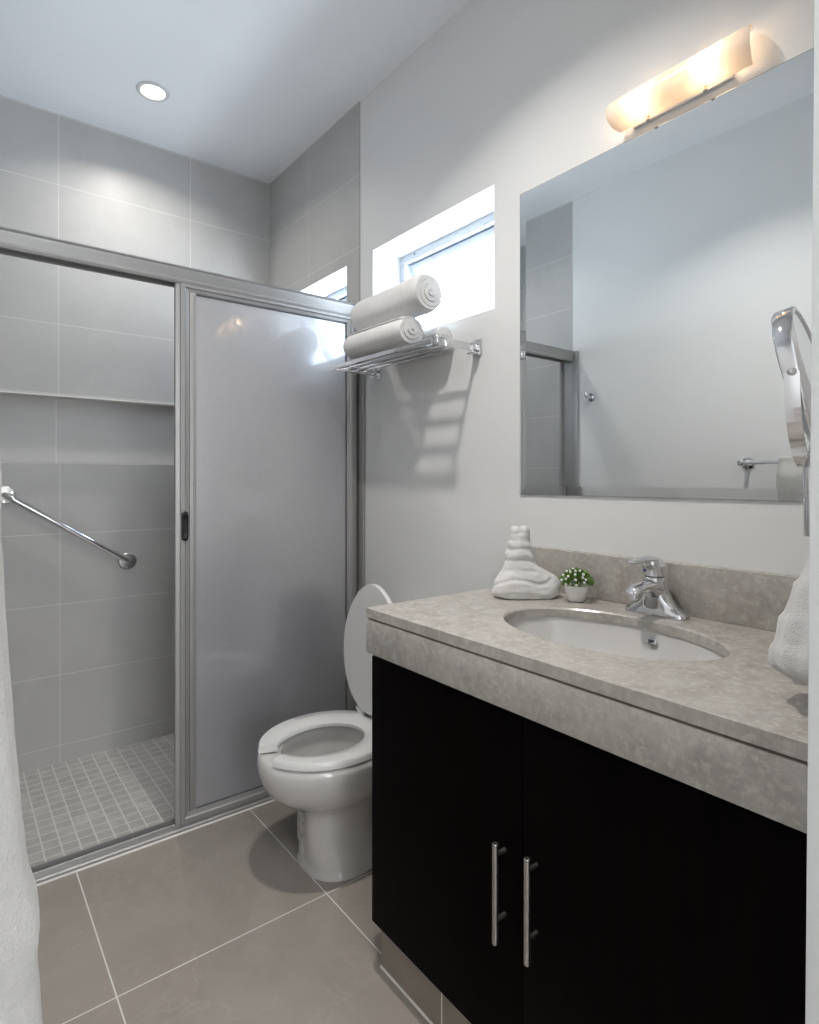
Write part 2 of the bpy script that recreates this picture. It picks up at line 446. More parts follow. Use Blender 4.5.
for yy, s in ((0-.005, -1), (YO+.005, 1)):
    bm = nb()
    box(bm, XF-.002, XF+.034, min(yy, yy+s*.010), max(yy, yy+s*.010), .0, 1.955, .002)
    box(bm, XF-.075, XF-.0, min(yy, yy+s*.004), max(yy, yy+s*.004), .01, 1.94)
    box(bm, XF-.075, XF-.069, min(yy, yy+s*.03), max(yy, yy+s*.03), .012, 1.94, .001)
    obj('wall_channel', bm, M['alum'], t)

def door(xp, ya, yb, lab, front):
    """framed sliding shower door; xp is the front plane"""
    t = thing('shower_door', lab, 'shower door', (xp, (ya+yb)/2, .012))
    zb, zt = (.012, 1.912) if front else (.036, 1.905)
    s = .047 if front else .03; rb = .052 if front else .04; rt = .036 if front else .03
    # bevelled stile profile (w across the face, h depth), mitred at corners
    prof = [(0, -.016), (0, 0), (.28, .002), (.34, .006), (.62, .006), (.72, .0015), (1.0, -.002), (1.0, -.016)]
    def member(pa, pb, inner_a, inner_b):
        bm = nb(); rings = []
        for P, I in ((pa, inner_a), (pb, inner_b)):
            P = Vector(P); I = Vector(I)
            rings.append([P+(I-P)*u+Vector((h, 0, 0)) for u, h in prof])
        loft(bm, rings); return bm
    A = (xp, ya, zb); B = (xp, yb, zb); Cc = (xp, yb, zt); D = (xp, ya, zt)
    a = (xp, ya+s, zb+rb); b = (xp, yb-s, zb+rb); c = (xp, yb-s, zt-rt); d = (xp, ya+s, zt-rt)
    st = obj('stile', member(A, D, a, d), M['alum'], t, 20); obj('stile', member(B, Cc, b, c), M['alum'], t, 20)
    obj('rail', member(A, B, a, b), M['alum'], t, 20); obj('rail', member(D, Cc, d, c), M['alum'], t, 20)
    bm = nb(); box(bm, xp-.012, xp-.007, ya+s-.006, yb-s+.006, zb+rb-.006, zt-rt+.006)
    obj('glass_panel', bm, M['frost'], t, label='frosted glass panel')
    if front:
        bm = nb(); ys = ya+s
        box(bm, xp-.007, xp-.001, ys+.002, ys+.024, zb+rb, zt-rt, .002); box(bm, xp-.0065, xp+.0015, ys+.008, ys+.016, zb+rb, zt-rt, .003)
        obj('inner_edge', bm, M['alum'], t, label='narrow inner aluminium edge strip')
    bm = nb(); ys = ya+s; g = .003
    box(bm, xp-.0068, xp-.0015, ys, ys+g, zb+rb, zt-rt); box(bm, xp-.0068, xp-.0015, yb-s-g, yb-s, zb+rb, zt-rt)
    box(bm, xp-.0068, xp-.0015, ys, yb-s, zb+rb, zb+rb+g); box(bm, xp-.0068, xp-.0015, ys, yb-s, zt-rt-g*2, zt-rt)
    obj('gasket', bm, M['gasket'], t, label='dark rubber gasket')
    # recessed oval finger pull
    yh = ya+s*.62 if front else yb-s*.5
    bm = nb(); hw = .0115 if front else .008; r = []
    for k in range(24):
        an = k*2*PI/24; yy = hw*math.cos(an); zz = hw*math.sin(an)+(.037 if math.sin(an) >= 0 else -.037)
        r.append((yy, zz))
    zc = 1.22-(527-480)*2.0/F_PX if front else 1.22-(516-480)*2.53/F_PX
    loft(bm, [[Vector((xp+h, yh+yy*k, zc+zz*k)) for yy, zz in r] for h, k in ((-.004, 1.05), (.010, 1.05), (.0125, .95), (.0125, .8), (.0085, .66), (.0085, .01))], True, True)
    obj('handle', bm, M['black'], t, label='black oval finger pull')
yL = CAM.y+(XF-CAM.x)*-1*.2932
door(XF-.006, yL, -.021, 'framed frosted glass shower door with black pull, the nearer one beside the opening', True)
door(XF-.052, yL+.04, -.006, 'second sliding shower door parked behind the nearer one, black pull by the wall', False)

# grab bar
P1 = Vector((.04, Y(.646), .846)); P0 = Vector((.04, Y(.178), 1.158))
t = thing('grab_bar', 'chrome grab bar slanting down across the tiled shower wall', 'grab bar', tuple(P1))
o = .046; dd = (P0-P1).normalized(); ux = Vector((1, 0, 0))
pts = [P1+ux*.004, P1+ux*.022, P1+ux*(o*.72)+dd*.006, P1+ux*o*.94+dd*.018, P1+ux*o+dd*.035,
       P0+ux*o-dd*.035, P0+ux*o*.94-dd*.018, P0+ux*(o*.72)-dd*.006, P0+ux*.022, P0+ux*.004]
bm = nb(); tube(bm, pts, .0125, 18); obj('bar', bm, M['chrome'], t, 60)
for P in (P1, P0):
    bm = nb(); lathe(bm, [(.038, 0), (.038, .003), (.035, .006), (.016, .008), (.016, .010)], P, (1, 0, 0), 32); f = obj('flange', bm, M['steel'], t)
    for k in range(3):
        an = k*2*PI/3+.4; bm = nb()
        lathe(bm, [(.0035, .0), (.003, .0022)], P+Vector((.0065, .027*math.cos(an), .027*math.sin(an))), (1, 0, 0), 10)
        obj('screw', bm, M['chrome'], f)

# ================================================================== TOILET
TX = X(-1.64)
def egg(yf, yb, hw, ym, n=56, e=1.0):
    """outline: yf/yb distances of front and back from the window wall, ym the widest place"""
    pts = []
    for k in range(n):
        a = k*2*PI/n; cx = math.cos(a); sy = math.sin(a)
        x = hw*math.copysign(abs(cx)**(e), cx)
        dd_ = ym+(yf-ym)*sy if sy >= 0 else ym+(ym-yb)*sy
        pts.append((x, dd_))
    return pts
def ring(z, yf, yb, hw, ym, e=1.0, dip=0.0, dc=.25, ds=.055):
    r = []
    for x, d in egg(yf, yb, hw, ym, e=e):
        k = 1-dip*math.exp(-((d-dc)/ds)**2)
        r.append(Vector((TX+x*k-.018*(1-smoothstep(0, .24, z)), -d, z)))
    return r
t = thing('toilet', 'white porcelain toilet with raised lid between shower and vanity', 'toilet', (TX, -.35, 0))
OUT = [ # z, front, back, halfwidth, ymid, e, dip
    (.0, .500, .13, .128, .38, .8, 0), (.012, .500, .13, .128, .38, .8, 0), (.021, .496, .135, .123, .38, .78, .04),
    (.030, .496, .14, .124, .38, .76, .25), (.06, .499, .14, .115, .39, .74, .45), (.11, .505, .15, .100, .39, .72, .5), (.16, .510, .15, .096, .39, .72, .5),
    (.195, .513, .15, .095, .39, .76, .45), (.215, .528, .14, .103, .39, .86, .3), (.235, .560, .12, .126, .39, .95, .12), (.255, .595, .11, .148, .40, .98, .04), (.28, .620, .10, .167, .41, .98, 0),
    (.31, .636, .10, .181, .415, .98, 0), (.34, .644, .10, .189, .42, .98, 0), (.365, .644, .10, .191, .42, .96, 0), (.378, .640, .10, .190, .42, .96, 0),
    (.385, .632, .105, .183, .42, .96, 0)]
INN = [(.385, .575, .285, .128, .43, .98, 0), (.375, .568, .29, .122, .43, 1, 0), (.35, .572, .285, .130, .43, 1, 0), (.31, .560, .29, .124, .43, 1, 0),
       (.26, .535, .30, .108, .42, 1, 0), (.21, .50, .31, .082, .40, 1, 0), (.15, .45, .33, .05, .39, 1, 0), (.13, .42, .36, .02, .39, 1, 0)]
bm = nb(); loft(bm, [ring(*a) for a in OUT+INN], True, True)
obj('bowl', bm, M['porc'], t, 60)
bm = nb(); loft(bm, [ring(z, .475, .32, .064, .395) for z in (.178, .179)]); obj('water', bm, simple('bowl_water', (.55, .57, .57), .02), t)
# tank and its lid (hidden behind the raised seat lid from the front)
bm = nb(); box(bm, TX-.175, TX+.175, -.195, -.012, .375, .70, .02, 4)
for v in bm.verts:
    k = 1-.10*(1-(v.co.z-.375)/.325); v.co.x = TX+(v.co.x-TX)*k
tk_ = obj('tank', bm, M['porc'], t, 40)
bm = nb(); box(bm, TX-.182, TX+.182, -.203, -.010, .70, .73, .009, 3); obj('tank_lid', bm, M['porc'], t, 40)
bm = nb(); lathe(bm, [(.011, 0), (.011, .008), (.006, .01)], (TX-.13, -.195, .65), (0, -1, 0), 16); tube(bm, [(TX-.13, -.207, .65), (TX-.085, -.212, .643)], [.005, .007], 10)
obj('flush_lever', bm, M['chrome'], tk_)
# open-front seat
bm = nb(); n = 72; rings = []
gap = .27
for k in range(n+1):
    a = PI/2+gap+(2*PI-2*gap)*k/n
    c_, s_ = math.cos(a), math.sin(a)
    xo, do = .189*c_, (.42+.222*s_ if s_ >= 0 else .42+.215*s_)
    xi, di = .108*c_, (.435+.150*s_ if s_ >= 0 else .435+.135*s_)
    # prongs: the cut ends run straight along the seat's axis
    e = min(k, n-k)/6.0
    O = Vector((TX+xo, -do, 0)); I = Vector((TX+xi, -di, 0))
    if e < 1:
        sg = 1 if c_ > 0 else -1
        I.x = TX+sg*max(abs(xi), .026+.004*e)
    w_ = (I-O); z0 = .390; z1 = .411
    q = [O+w_*.00+Vector((0, 0, z0)), O+w_*0.0+Vector((0, 0, z1-.006)), O+w_*.06+Vector((0, 0, z1)), O+w_*.5+Vector((0, 0, z1+.001)),
         O+w_*.9+Vector((0, 0, z1-.004)), O+w_*1.0+Vector((0, 0, z1-.011)), O+w_*1.0+Vector((0, 0, z0))]
    rings.append(q)
loft(bm, rings)
obj('seat', bm, M['seat'], t, 50, label='open-front seat ring')
# raised lid
bm = nb(); hz = .426; L_ = .442; yl = -.247; rings = []
def lidring(inset, y, n=60):
    r = []
    for k in range(n):
        a = k*2*PI/n; s_ = math.sin(a); c_ = math.cos(a); m_ = .20
        z = hz+m_+(L_-m_-inset)*s_ if s_ >= 0 else hz+m_+(m_-inset)*s_*1.0
        x = (.177-inset)*math.copysign(abs(c_)**(1.0 if s_ >= 0 else .80), c_)
        if s_ > 0: x *= 1-.13*s_*s_
        r.append(Vector((TX+x-.004, y+.008*(z-hz)/L_, z)))
    return r
loft(bm, [lidring(.012, yl-.010), lidring(.002, yl-.010), lidring(0, yl-.006), lidring(0, yl+.004), lidring(.006, yl+.008), lidring(.06, yl+.010)])
loft(bm, [lidring(.014, yl-.0101), lidring(.018, yl-.006), lidring(.05, yl-.0055)], False, True)
obj('lid', bm, M['seat'], t, 40, label='raised oval lid')
for sx in (-.075, .075):
    bm = nb(); box(bm, TX+sx-.016, TX+sx+.016, -.255, -.215, .386, .425, .006); tube(bm, [(TX+sx-.024, -.245, .424), (TX+sx+.024, -.245, .424)], .009, 14)
    obj('hinge', bm, M['seat'], t)
for sx in (-1, 1):
    bm = nb(); lathe(bm, [(.013, 0), (.013, .006), (.009, .014), (.003, .017)], (TX+sx*.088, -.27, .012), (0, 0, 1), 16)
    obj('bolt_cap', bm, M['seat'], t)
# printed sticker on the pedestal's front left
def at_ring(z):
    for a, b in zip(OUT[:-1], OUT[1:]):
        if a[0] <= z <= b[0]:
            k = (z-a[0])/(b[0]-a[0]); q = [a[i]+(b[i]-a[i])*k for i in range(7)]; return ring(z, *q[1:])
rows = []
for i in range(9):
    z = .085+.115*i/8; rr = at_ring(z); row = []
    for k in range(13, 18):
        p = rr[k]; d = (p-Vector((TX, -.40, z))); row.append(p+d.normalized()*.0022)
    rows.append(row)
bm = nb(); loft(bm, rows, False, False, False); obj('sticker', bm, M['sticker'], t, label='small worn printed sticker')

# ================================================================== VANITY
VX0, VX1 = X(-1.210), XR-.003
yc = Y(.825)
t = thing('vanity_cabinet', 'near-black wooden vanity cabinet with two doors under the stone counter', 'cabinet', ((VX0+VX1)/2, -.27, 0))
bm = nb(); 
for q in ((VX0, VX0+.018, yc+.02, -.003, .128, .793), (VX1-.018, VX1, yc+.02, -.003, .128, .793), (VX0+.018, VX1-.018, yc+.02, -.003, .128, .146),
          (VX0+.018, VX1-.018, -.012, -.003, .146, .793), (VX0+.018, VX1-.018, yc+.02, yc+.036, .70, .793)): box(bm, *q)
obj('body', bm, M['wood'], t)
xs = X(-.722)
bm = nb(); box(bm, VX0+.001, VX1, Y(.853), -.01, .0, .128); obj('toe_kick', bm, M['toe'], t, label='beige tiled toe kick')
bm = nb(); box(bm, X(-.98), X(-.977), Y(.853)-.0006, Y(.853)+.002, .0, .127); tube(bm, [(VX0+.001, Y(.853)-.001, .001), (VX1, Y(.853)-.001, .001)], .0035, 8)
obj('toe_grout', bm, M['caulk'], t, label='white grout line at the floor')
for k, (xa, xb, hx) in enumerate(((VX0, xs-.0006, X(-.7657)), (xs+.0006, VX1, X(-.689)))):
    bm = nb(); box(bm, xa, xb, yc, yc+.0195, .128, .785, .0015); d_ = obj('door', bm, M['wood'], t)
    yb_ = yc-.026; z0, z1 = ((.358, .545), (.369, .556))[k]
    bm = nb()
    lathe(bm, [(.0052, 0), (.006, .001), (.006, z1-z0-.001), (.0052, z1-z0)], (hx, yb_, z0), (0, 0, 1), 20)
    for zz in (z0+.044, z1-.022): tube(bm, [(hx, yb_, zz), (hx, yc+.001, zz)], .0045, 12)
    obj('handle', bm, M['steel'], d_, label='brushed steel bar handle')

# counter with oval cut-out
ZC = .905; cy0, cy1 = Y(.8107), -.004; cx0, cx1 = X(-1.2147), VX1
SX, SY, SA, SB = X(-.728), Y(1.088), .243, .156
t = thing('countertop', 'beige stone countertop with deep front apron and back splash', 'countertop', ((cx0+cx1)/2, -.27, ZC))
def rectpt(a):
    c_, s_ = math.cos(a), math.sin(a)
    kx = ((cx1-SX) if c_ > 0 else (cx0-SX))/c_ if abs(c_) > 1e-9 else 1e9
    ky = ((cy1-SY) if s_ > 0 else (cy0-SY))/s_ if abs(s_) > 1e-9 else 1e9
    k = min(kx, ky); return SX+c_*k, SY+s_*k
angs = [k*2*PI/96 for k in range(96)]
for x_, y_ in ((cx0, cy0), (cx0, cy1), (cx1, cy0), (cx1, cy1)): angs.append(math.atan2(y_-SY, x_-SX) % (2*PI))
angs = sorted(set(round(a, 6) for a in angs))
def er(k, z): return [Vector((SX+(SA+k)*math.cos(a), SY+(SB+k)*math.sin(a), z)) for a in angs]
def rr_(z, ins=0): 
    out = []
    for a in angs:
        x_, y_ = rectpt(a); out.append(Vector((min(max(x_, cx0+ins), cx1-ins), min(max(y_, cy0+ins), cy1-ins), z)))
    return out
TH = .023
bm = nb()
loft(bm, [er(0, ZC-TH), er(0, ZC-.004), er(.004, ZC), rr_(ZC, .0012), rr_(ZC-.0012), rr_(ZC-TH), er(0, ZC-TH)], False, False)
bmesh.ops.remove_doubles(bm, verts=bm.verts, dist=.0001)
obj('slab', bm, M['stone'], t, 30)
bm = nb(); box(bm, cx0, cx1, cy0, cy0+.02, .795, ZC-TH-.005, .0015); box(bm, cx0+.001, cx0+.02, cy0+.02, cy1, .795, ZC-TH-.005, .001)
obj('apron', bm, M['stone'], t)
bm = nb(); box(bm, cx0+.004, cx1, cy0+.005, cy0+.03, ZC-TH-.006, ZC-TH+.001); obj('apron_joint', bm, simple('joint_shadow_gap', (.16, .13, .11), .7), t, label='recessed brown joint line')
bm = nb(); box(bm, X(-1.155), cx1, -.022, -.001, ZC+.0003, Y(0)*0+1.22-67*1.73/F_PX, .0015)
obj('backsplash', bm, M['stone'], t)
# basin
t = thing('sink_basin', 'white oval undermount basin set in the stone counter', 'sink', (SX, SY, ZC-.15))
prof = [(.016, -TH-.0005), (.004, -TH-.001), (.003, -TH-.006), (-.004, -.05), (-.018, -.085), (-.045, -.12), (-.085, -.142), (-.125, -.15)]
def br(k, z, g=1.0): return [Vector((SX+max(SA+k, .02)*math.cos(a), SY+.0+max(SB+k*.9, .018)*math.sin(a), ZC+z)) for a in [q*2*PI/72 for q in range(72)]]
outp = [(-.125, -.16), (-.08, -.152), (-.03, -.128), (.004, -.085), (.012, -.05), (.016, -TH-.004)]
bm = nb(); loft(bm, [br(*p) for p in prof]+[], False, True)
loft(bm, [br(*p) for p in outp]+[br(.016, -TH-.0005)], True, False)
obj('bowl', bm, M['porc'], t, 50)
bm = nb(); lathe(bm, [(.021, 0), (.021, .002), (.016, .003), (.014, .001)], (SX, SY, ZC-.1497), (0, 0, 1), 24); obj('drain', bm, M['chrome'], t)
# overflow slot on the far side wall
ox, oz = X(-.705), ZC-.046
ca = (ox-SX)/(SA-.004); oy = SY+(SB-.004)*math.sqrt(1-ca*ca)
bm = nb(); lathe(bm, [(.0, -.001), (.013, 0), (.0125, .002), (.010, .0025), (.0, .0026)], (ox, oy-.003, oz), (-.15, -1, .25), 24, False, False)
for v in bm.verts: v.co.z = oz+(v.co.z-oz)*.62
obj('overflow', bm, M['chrome'], t, label='chrome oval overflow')
bm = nb()
for dx in (-.005, 0, .005): box(bm, ox+dx-.0015, ox+dx+.0015, oy-.0068, oy-.0045, oz-.004, oz+.005)
obj('overflow_slot', bm, M['gasket'], t)

# ------------------------------------------------------------------ faucet
FX, FY = X(-.735), Y(1.308)
t = thing('faucet', 'chrome single-lever basin faucet behind the oval sink', 'faucet', (FX, FY, ZC))
def se(cx_, cy_, z, a, b, e=.8, n=40):
    r = []
    for k in range(n):
        th = k*2*PI/n; c_, s_ = math.cos(th), math.sin(th)
        r.append(Vector((cx_+a*math.copysign(abs(c_)**e, c_), cy_+b*math.copysign(abs(s_)**e, s_), z)))
    return r
Z = ZC
bm = nb()
loft(bm, [se(FX, FY, Z+.0005, .077, .027, .7), se(FX, FY, Z+.006, .077, .027, .7), se(FX, FY, Z+.012, .073, .0255, .75), se(FX, FY, Z+.018, .062, .025, .8),
          se(FX, FY, Z+.026, .050, .025, .85), se(FX, FY, Z+.038, .038, .0255, .9), se(FX, FY-.001, Z+.055, .031, .0265, 1), se(FX, FY-.003, Z+.072, .0285, .027, 1),
          se(FX, FY-.006, Z+.086, .0265, .026, 1), se(FX, FY-.006, Z+.090, .024, .024, 1), se(FX, FY-.006, Z+.091, .018, .018, 1)])
obj('body', bm, M['chrome'], t, 60)
bm = nb()
tube(bm, [(FX, FY+.002, Z+.055), (FX, FY-.02, Z+.064), (FX, FY-.045, Z+.071), (FX, FY-.072, Z+.072), (FX, FY-.092, Z+.068), (FX, FY-.104, Z+.063), (FX, FY-.108, Z+.059)],
     [(.028, .026), (.026, .022), (.022, .014), (.0195, .0105), (.0185, .010), (.016, .008), (.010, .004)], 24)
sp_ = obj('spout', bm, M['chrome'], t, 60)
bm = nb(); lathe(bm, [(.012, .0), (.0125, .012), (.011, .014), (.0085, .013), (.0, .010)], (FX, FY-.092, Z+.061), (0, 0, -1), 24); obj('aerator', bm, M['chrome'], sp_)
bm = nb()
loft(bm, [se(FX, FY-.006, Z+.0925, .0255, .0255, 1), se(FX, FY-.008, Z+.106, .0262, .027, 1), se(FX, FY-.011, Z+.119, .025, .027, 1), se(FX, FY-.014, Z+.129, .021, .024, 1), se(FX, FY-.016, Z+.135, .012, .015, 1), se(FX, FY-.016, Z+.1365, .004, .005, 1)])
tube(bm, [(FX, FY+.004, Z+.122), (FX-.002, FY-.025, Z+.132), (FX-.006, FY-.052, Z+.132), (FX-.010, FY-.075, Z+.128), (FX-.012, FY-.088, Z+.128), (FX-.0125, FY-.096, Z+.130)],
     [(.020, .008), (.019, .008), (.015, .0065), (.0125, .0055), (.012, .005), (.006, .003)], 18)
lv = obj('lever', bm, M['chrome'], t, 60)
bm = nb(); lathe(bm, [(.0032, 0), (.0032, .001)], (FX-.010, FY-.0335, Z+.105), (-.35, -1, 0), 12); obj('temperature_dot', bm, M['blue'], lv, label='tiny blue dot')

# ------------------------------------------------------------------ potted plant
px_, py_ = X(-.942), Y(1.285)
t = thing('potted_plant', 'tiny green plant with white buds in a small white pot on the counter', 'plant', (px_, py_, ZC))
bm = nb(); lathe(bm, [(.017, 0.0005), (.020, .002), (.026, .014), (.0295, .030), (.031, .042), (.0285, .042), (.026, .036), (.0, .034)], (px_, py_, ZC), (0, 0, 1), 36, True, False)
obj('pot', bm, M['pot'], t)
bm = nb(); rnd = random.Random(3)
for i in range(420):
    th = rnd.uniform(0, 2*PI); ph = math.acos(rnd.uniform(-.25, 1)); rr = rnd.uniform(.55, 1.0)
    c0 = Vector((px_+.037*rr*math.sin(ph)*math.cos(th), py_+.037*rr*math.sin(ph)*math.sin(th), ZC+.050+.030*rr*math.cos(ph)))
    d = (c0-Vector((px_, py_, ZC+.04))).normalized(); d = (d+Vector((rnd.uniform(-.5, .5), rnd.uniform(-.5, .5), rnd.uniform(-.3, .6)))).normalized()
    s_ = d.cross(Vector((rnd.uniform(-1, 1), rnd.uniform(-1, 1), rnd.uniform(-1, 1)))).normalized(); u_ = s_.cross(d)
    l = rnd.uniform(.008, .013); w_ = l*.36
    P = [c0, c0+d*l*.4+s_*w_+u_*.001, c0+d*l, c0+d*l*.4-s_*w_+u_*.001]; mid = c0+d*l*.5-u_*.0012
    vs = [bm.verts.new(p) for p in P]; mv = bm.verts.new(mid)
    for a in range(4): bm.faces.new((vs[a], vs[(a+1) % 4], mv))
for i in range(26):
    th = rnd.uniform(0, 2*PI); r_ = rnd.uniform(0, .022); tube(bm, [(px_+r_*.4*math.cos(th), py_+r_*.4*math.sin(th), ZC+.033), (px_+r_*math.cos(th), py_+r_*math.sin(th), ZC+.066)], .0008, 5)
obj('foliage', bm, M['leaf'], t, label='dense small green leaves', ang=10)
for i in range(18):
    th = -PI/2+.45+2.6*(((i*.7548) % 1)-.5); ph = .25+1.5*((i*.5698) % 1)
    c0 = (px_+.038*math.sin(ph)*math.cos(th), py_+.038*math.sin(ph)*math.sin(th), ZC+.052+.032*math.cos(ph))
    bm = nb(); bmesh.ops.create_icosphere(bm, subdivisions=2, radius=.0037)
    for v in bm.verts: v.co += Vector(c0)
    obj('flower_bud', bm, M['bud'], t)

# ------------------------------------------------------------------ folded towel figure on counter
tx_, ty_ = X(-1.062), Y(1.225)
bm = nb(); n = 64; rings = []
base = [(0, .068, .050), (.004, .078, .056), (.018, .084, .060), (.036, .082, .057), (.050, .076, .050), (.062, .066, .044), (.074, .053, .038),
        (.086, .044, .034), (.100, .040, .032), (.118, .037, .030), (.136, .033, .027), (.152, .028, .024), (.166, .0255, .022), (.176, .0235, .018)]
fine = []
for q0, q1 in zip(base[:-1], base[1:]):
    for i in range(7):
        k_ = i/7; fine.append(tuple(q0[j]+(q1[j]-q0[j])*k_ for j in range(3)))
base = fine+[base[-1]]
UX = Vector((math.sin(YAW), math.cos(YAW), 0)); UY = Vector((-math.cos(YAW), math.sin(YAW), 0))
for z, a, b in base:
    r = []
    off = -.014*smoothstep(.05, .10, z)
    for k in range(n):
        th = k*2*PI/n; c_, s_ = math.cos(th), math.sin(th)
        low = 1-smoothstep(.03, .10, z)
        k_ = 1+.10*low*math.cos(2*th)+.05*low*math.cos(3*th+.6)
        fold = .0036*(abs(math.sin(z*105+1.5*math.sin(th+.6)+.5*math.sin(2*th)))-.5)*smoothstep(.060, .085, z)*(1-smoothstep(.145, .160, z))
        fold -= .0045*math.exp(-((z-.052-.020*math.cos(th-.4)-.012*math.sin(2*th))/.0045)**2)*low**.3
        p = Vector((tx_, ty_, ZC+z+.0006))+UX*((a*k_+fold)*c_+off-.002)+UY*((b*k_+fold)*s_)
        if low > .3 and z > .004: p.z += .006*math.sin(th*3+1)*low*min(1, z/.02)
        r.append(p)
    rings.append(r)
L = loft(bm, rings, True, False)
# two rounded tips with a notch between them
cx = Vector((tx_, ty_, 0))+UX*-.016
for sgn in (-1, 1):
    c0 = cx+UX*(sgn*.0105)
    lathe(bm, [(.016, .166), (.0165, .176), (.0150, .184), (.011, .189), (.004, .1915), (.0, .192)], (c0.x, c0.y, ZC), (0, 0, 1), 24, True, False)
# rear wrapped fold bulging to the right
c0 = Vector((tx_, ty_, ZC+.001))+UX*.046+UY*.02
rr2 = []
for z, a in ((0, .044), (.004, .049), (.02, .050), (.035, .045), (.05, .034), (.064, .018), (.070, .003)):
    rr2.append([c0+Vector((0, 0, z))+UX*(a*math.cos(q*2*PI/40)*.95-z*.45)+UY*(a*.8*math.sin(q*2*PI/40)) for q in range(40)])
loft(bm, rr2)
displace(bm, .0026, 30, 3)
for v in bm.verts: v.co.z = max(v.co.z, ZC+.0008)
o = obj('folded_hand_towel', bm, M['towel'], None, 80, org=(tx_, ty_, ZC))
tag(o, 'white hand towel folded into an upright animal figure on the counter', 'towel')

# ================================================================== WALL MIRROR
mx0, mx1, mz0, mz1 = X(-1.2075), XR-.06, 1.176, 2.088
t = thing('wall_mirror', 'large rectangular wall mirror hanging above the sink', 'mirror', ((mx0+mx1)/2, 0, mz0))
bv = .026; yf = -.006
bm = nb()
def mr(ins, y): return [Vector((mx0+ins, y, mz0+ins)), Vector((mx1-ins, y, mz0+ins)), Vector((mx1-ins, y, mz1-ins)), Vector((mx0+ins, y, mz1-ins))]
loft(bm, [mr(0, yf+.0022), mr(bv, yf)], False, True)
obj('mirror_glass', bm, M['mirror'], t, smooth=False)
bm = nb(); loft(bm, [mr(0, -.0005), mr(0, yf+.0021)], True, True)
obj('glass_edge', bm, simple('green_glass_edge', (.22, .26, .26), .3), t, smooth=False, label='thin grey-green glass edge')

# ------------------------------------------------------------------ vanity lamp
lx0, lx1 = X(-.866), X(-.540); lc = (lx0+lx1)/2; lz = 2.151
t = thing('wall_lamp', 'lit wall lamp with curved white glass shade above the mirror', 'wall lamp', (lc, 0, lz))
bm = nb(); box(bm, X(-.828), X(-.586), -.010, -.001, 2.108, 2.185, .003); obj('back_plate', bm, M['pot'], t)
for xx in (X(-.828)+.048, X(-.586)-.055):
    bm = nb(); lathe(bm, [(.003, -.004), (.003, .006), (.0048, .007), (.0048, .012), (.003, .014)], (xx, -.020, 2.113), (0, -.25, -1), 14); obj('shade_screw', bm, M['steel'], t)
bm = nb(); rings = []; nA = 28; Rh = .039
def shell(xx, R, k0, k1, dxe=0):
    out = []
    for k in range(nA+1):
        a = math.radians(-92+184*k/nA)        # 0 = towards the room
        out.append(Vector((xx+dxe*math.cos(a), -.014-(R+.006)*math.cos(a), lz+R*math.sin(a))))
    return out
def secs(R): 
    return [shell(lx0+(lx1-lx0)*i/24, R, 0, 0) for i in range(25)]
outer = secs(Rh); inner = secs(Rh-.004)
full = [o_+list(reversed(i_)) for o_, i_ in zip(outer, inner)]
# ends cut on a slant: the curved front reaches further than the wall side
for s_, sg in ((0, -1), (24, 1)):
    for p in full[s_]: p.x += sg*.012*(-(p.y+.03)/.046)
loft(bm, full)
obj('glass_shade', bm, M['opal'], t, 50)
for xx in (lx0+.075, lx1-.085):
    bm = nb(); lathe(bm, [(.0, -.030), (.012, -.028), (.014, -.016), (.014, .016), (.012, .028), (.0, .030)], (xx, -.034, lz), (1, 0, 0), 18, False, False)
    obj('bulb', bm, M['bulb'], t, label='glowing bulb')

# ================================================================== TOWEL RACK
rx0, rx1, rz = X(-2.02), X(-1.375), 1.655
t = thing('towel_rack', 'chrome towel shelf with bars mounted on the wall below the window', 'towel rack', ((rx0+rx1)/2, 0, rz))
for wx in (X(-1.965), X(-1.393)):
    bm = nb(); box(bm, wx-.020, wx+.020, -.006, -.0005, rz-.026, rz+.026, .002); box(bm, wx-.009, wx+.009, -.03, -.006, rz-.010, rz+.010, .0015); box(bm, wx-.015, wx+.015, -.034, -.004, rz-.024, rz-.018, .001)
    obj('wall_plate', bm, M['chrome'], t)
    bm = nb(); box(bm, wx-.0035, wx+.0035, -.198, -.02, rz-.014, rz+.012, .0015); obj('side_arm', bm, M['chrome'], t)
bars = [(-.198, .0), (-.158, -.004), (-.118, -.004), (-.078, -.004)]
for k, (yy, dz) in enumerate(bars):
    bm = nb(); r = .006
    if k == 0: box(bm, rx0, rx1, yy-.007, yy+.007, rz+dz-.009, rz+dz+.006, .002)
    else: box(bm, rx0+.02, rx1-.012, yy-.006, yy+.006, rz+dz-.006, rz+dz+.004, .002)
    obj('bar', bm, M['chrome'], t)
bm = nb(); box(bm, rx1-.010, rx1+.006, -.206, -.188, rz-.014, rz+.012, .002); obj('end_cap', bm, M['chrome'], t)

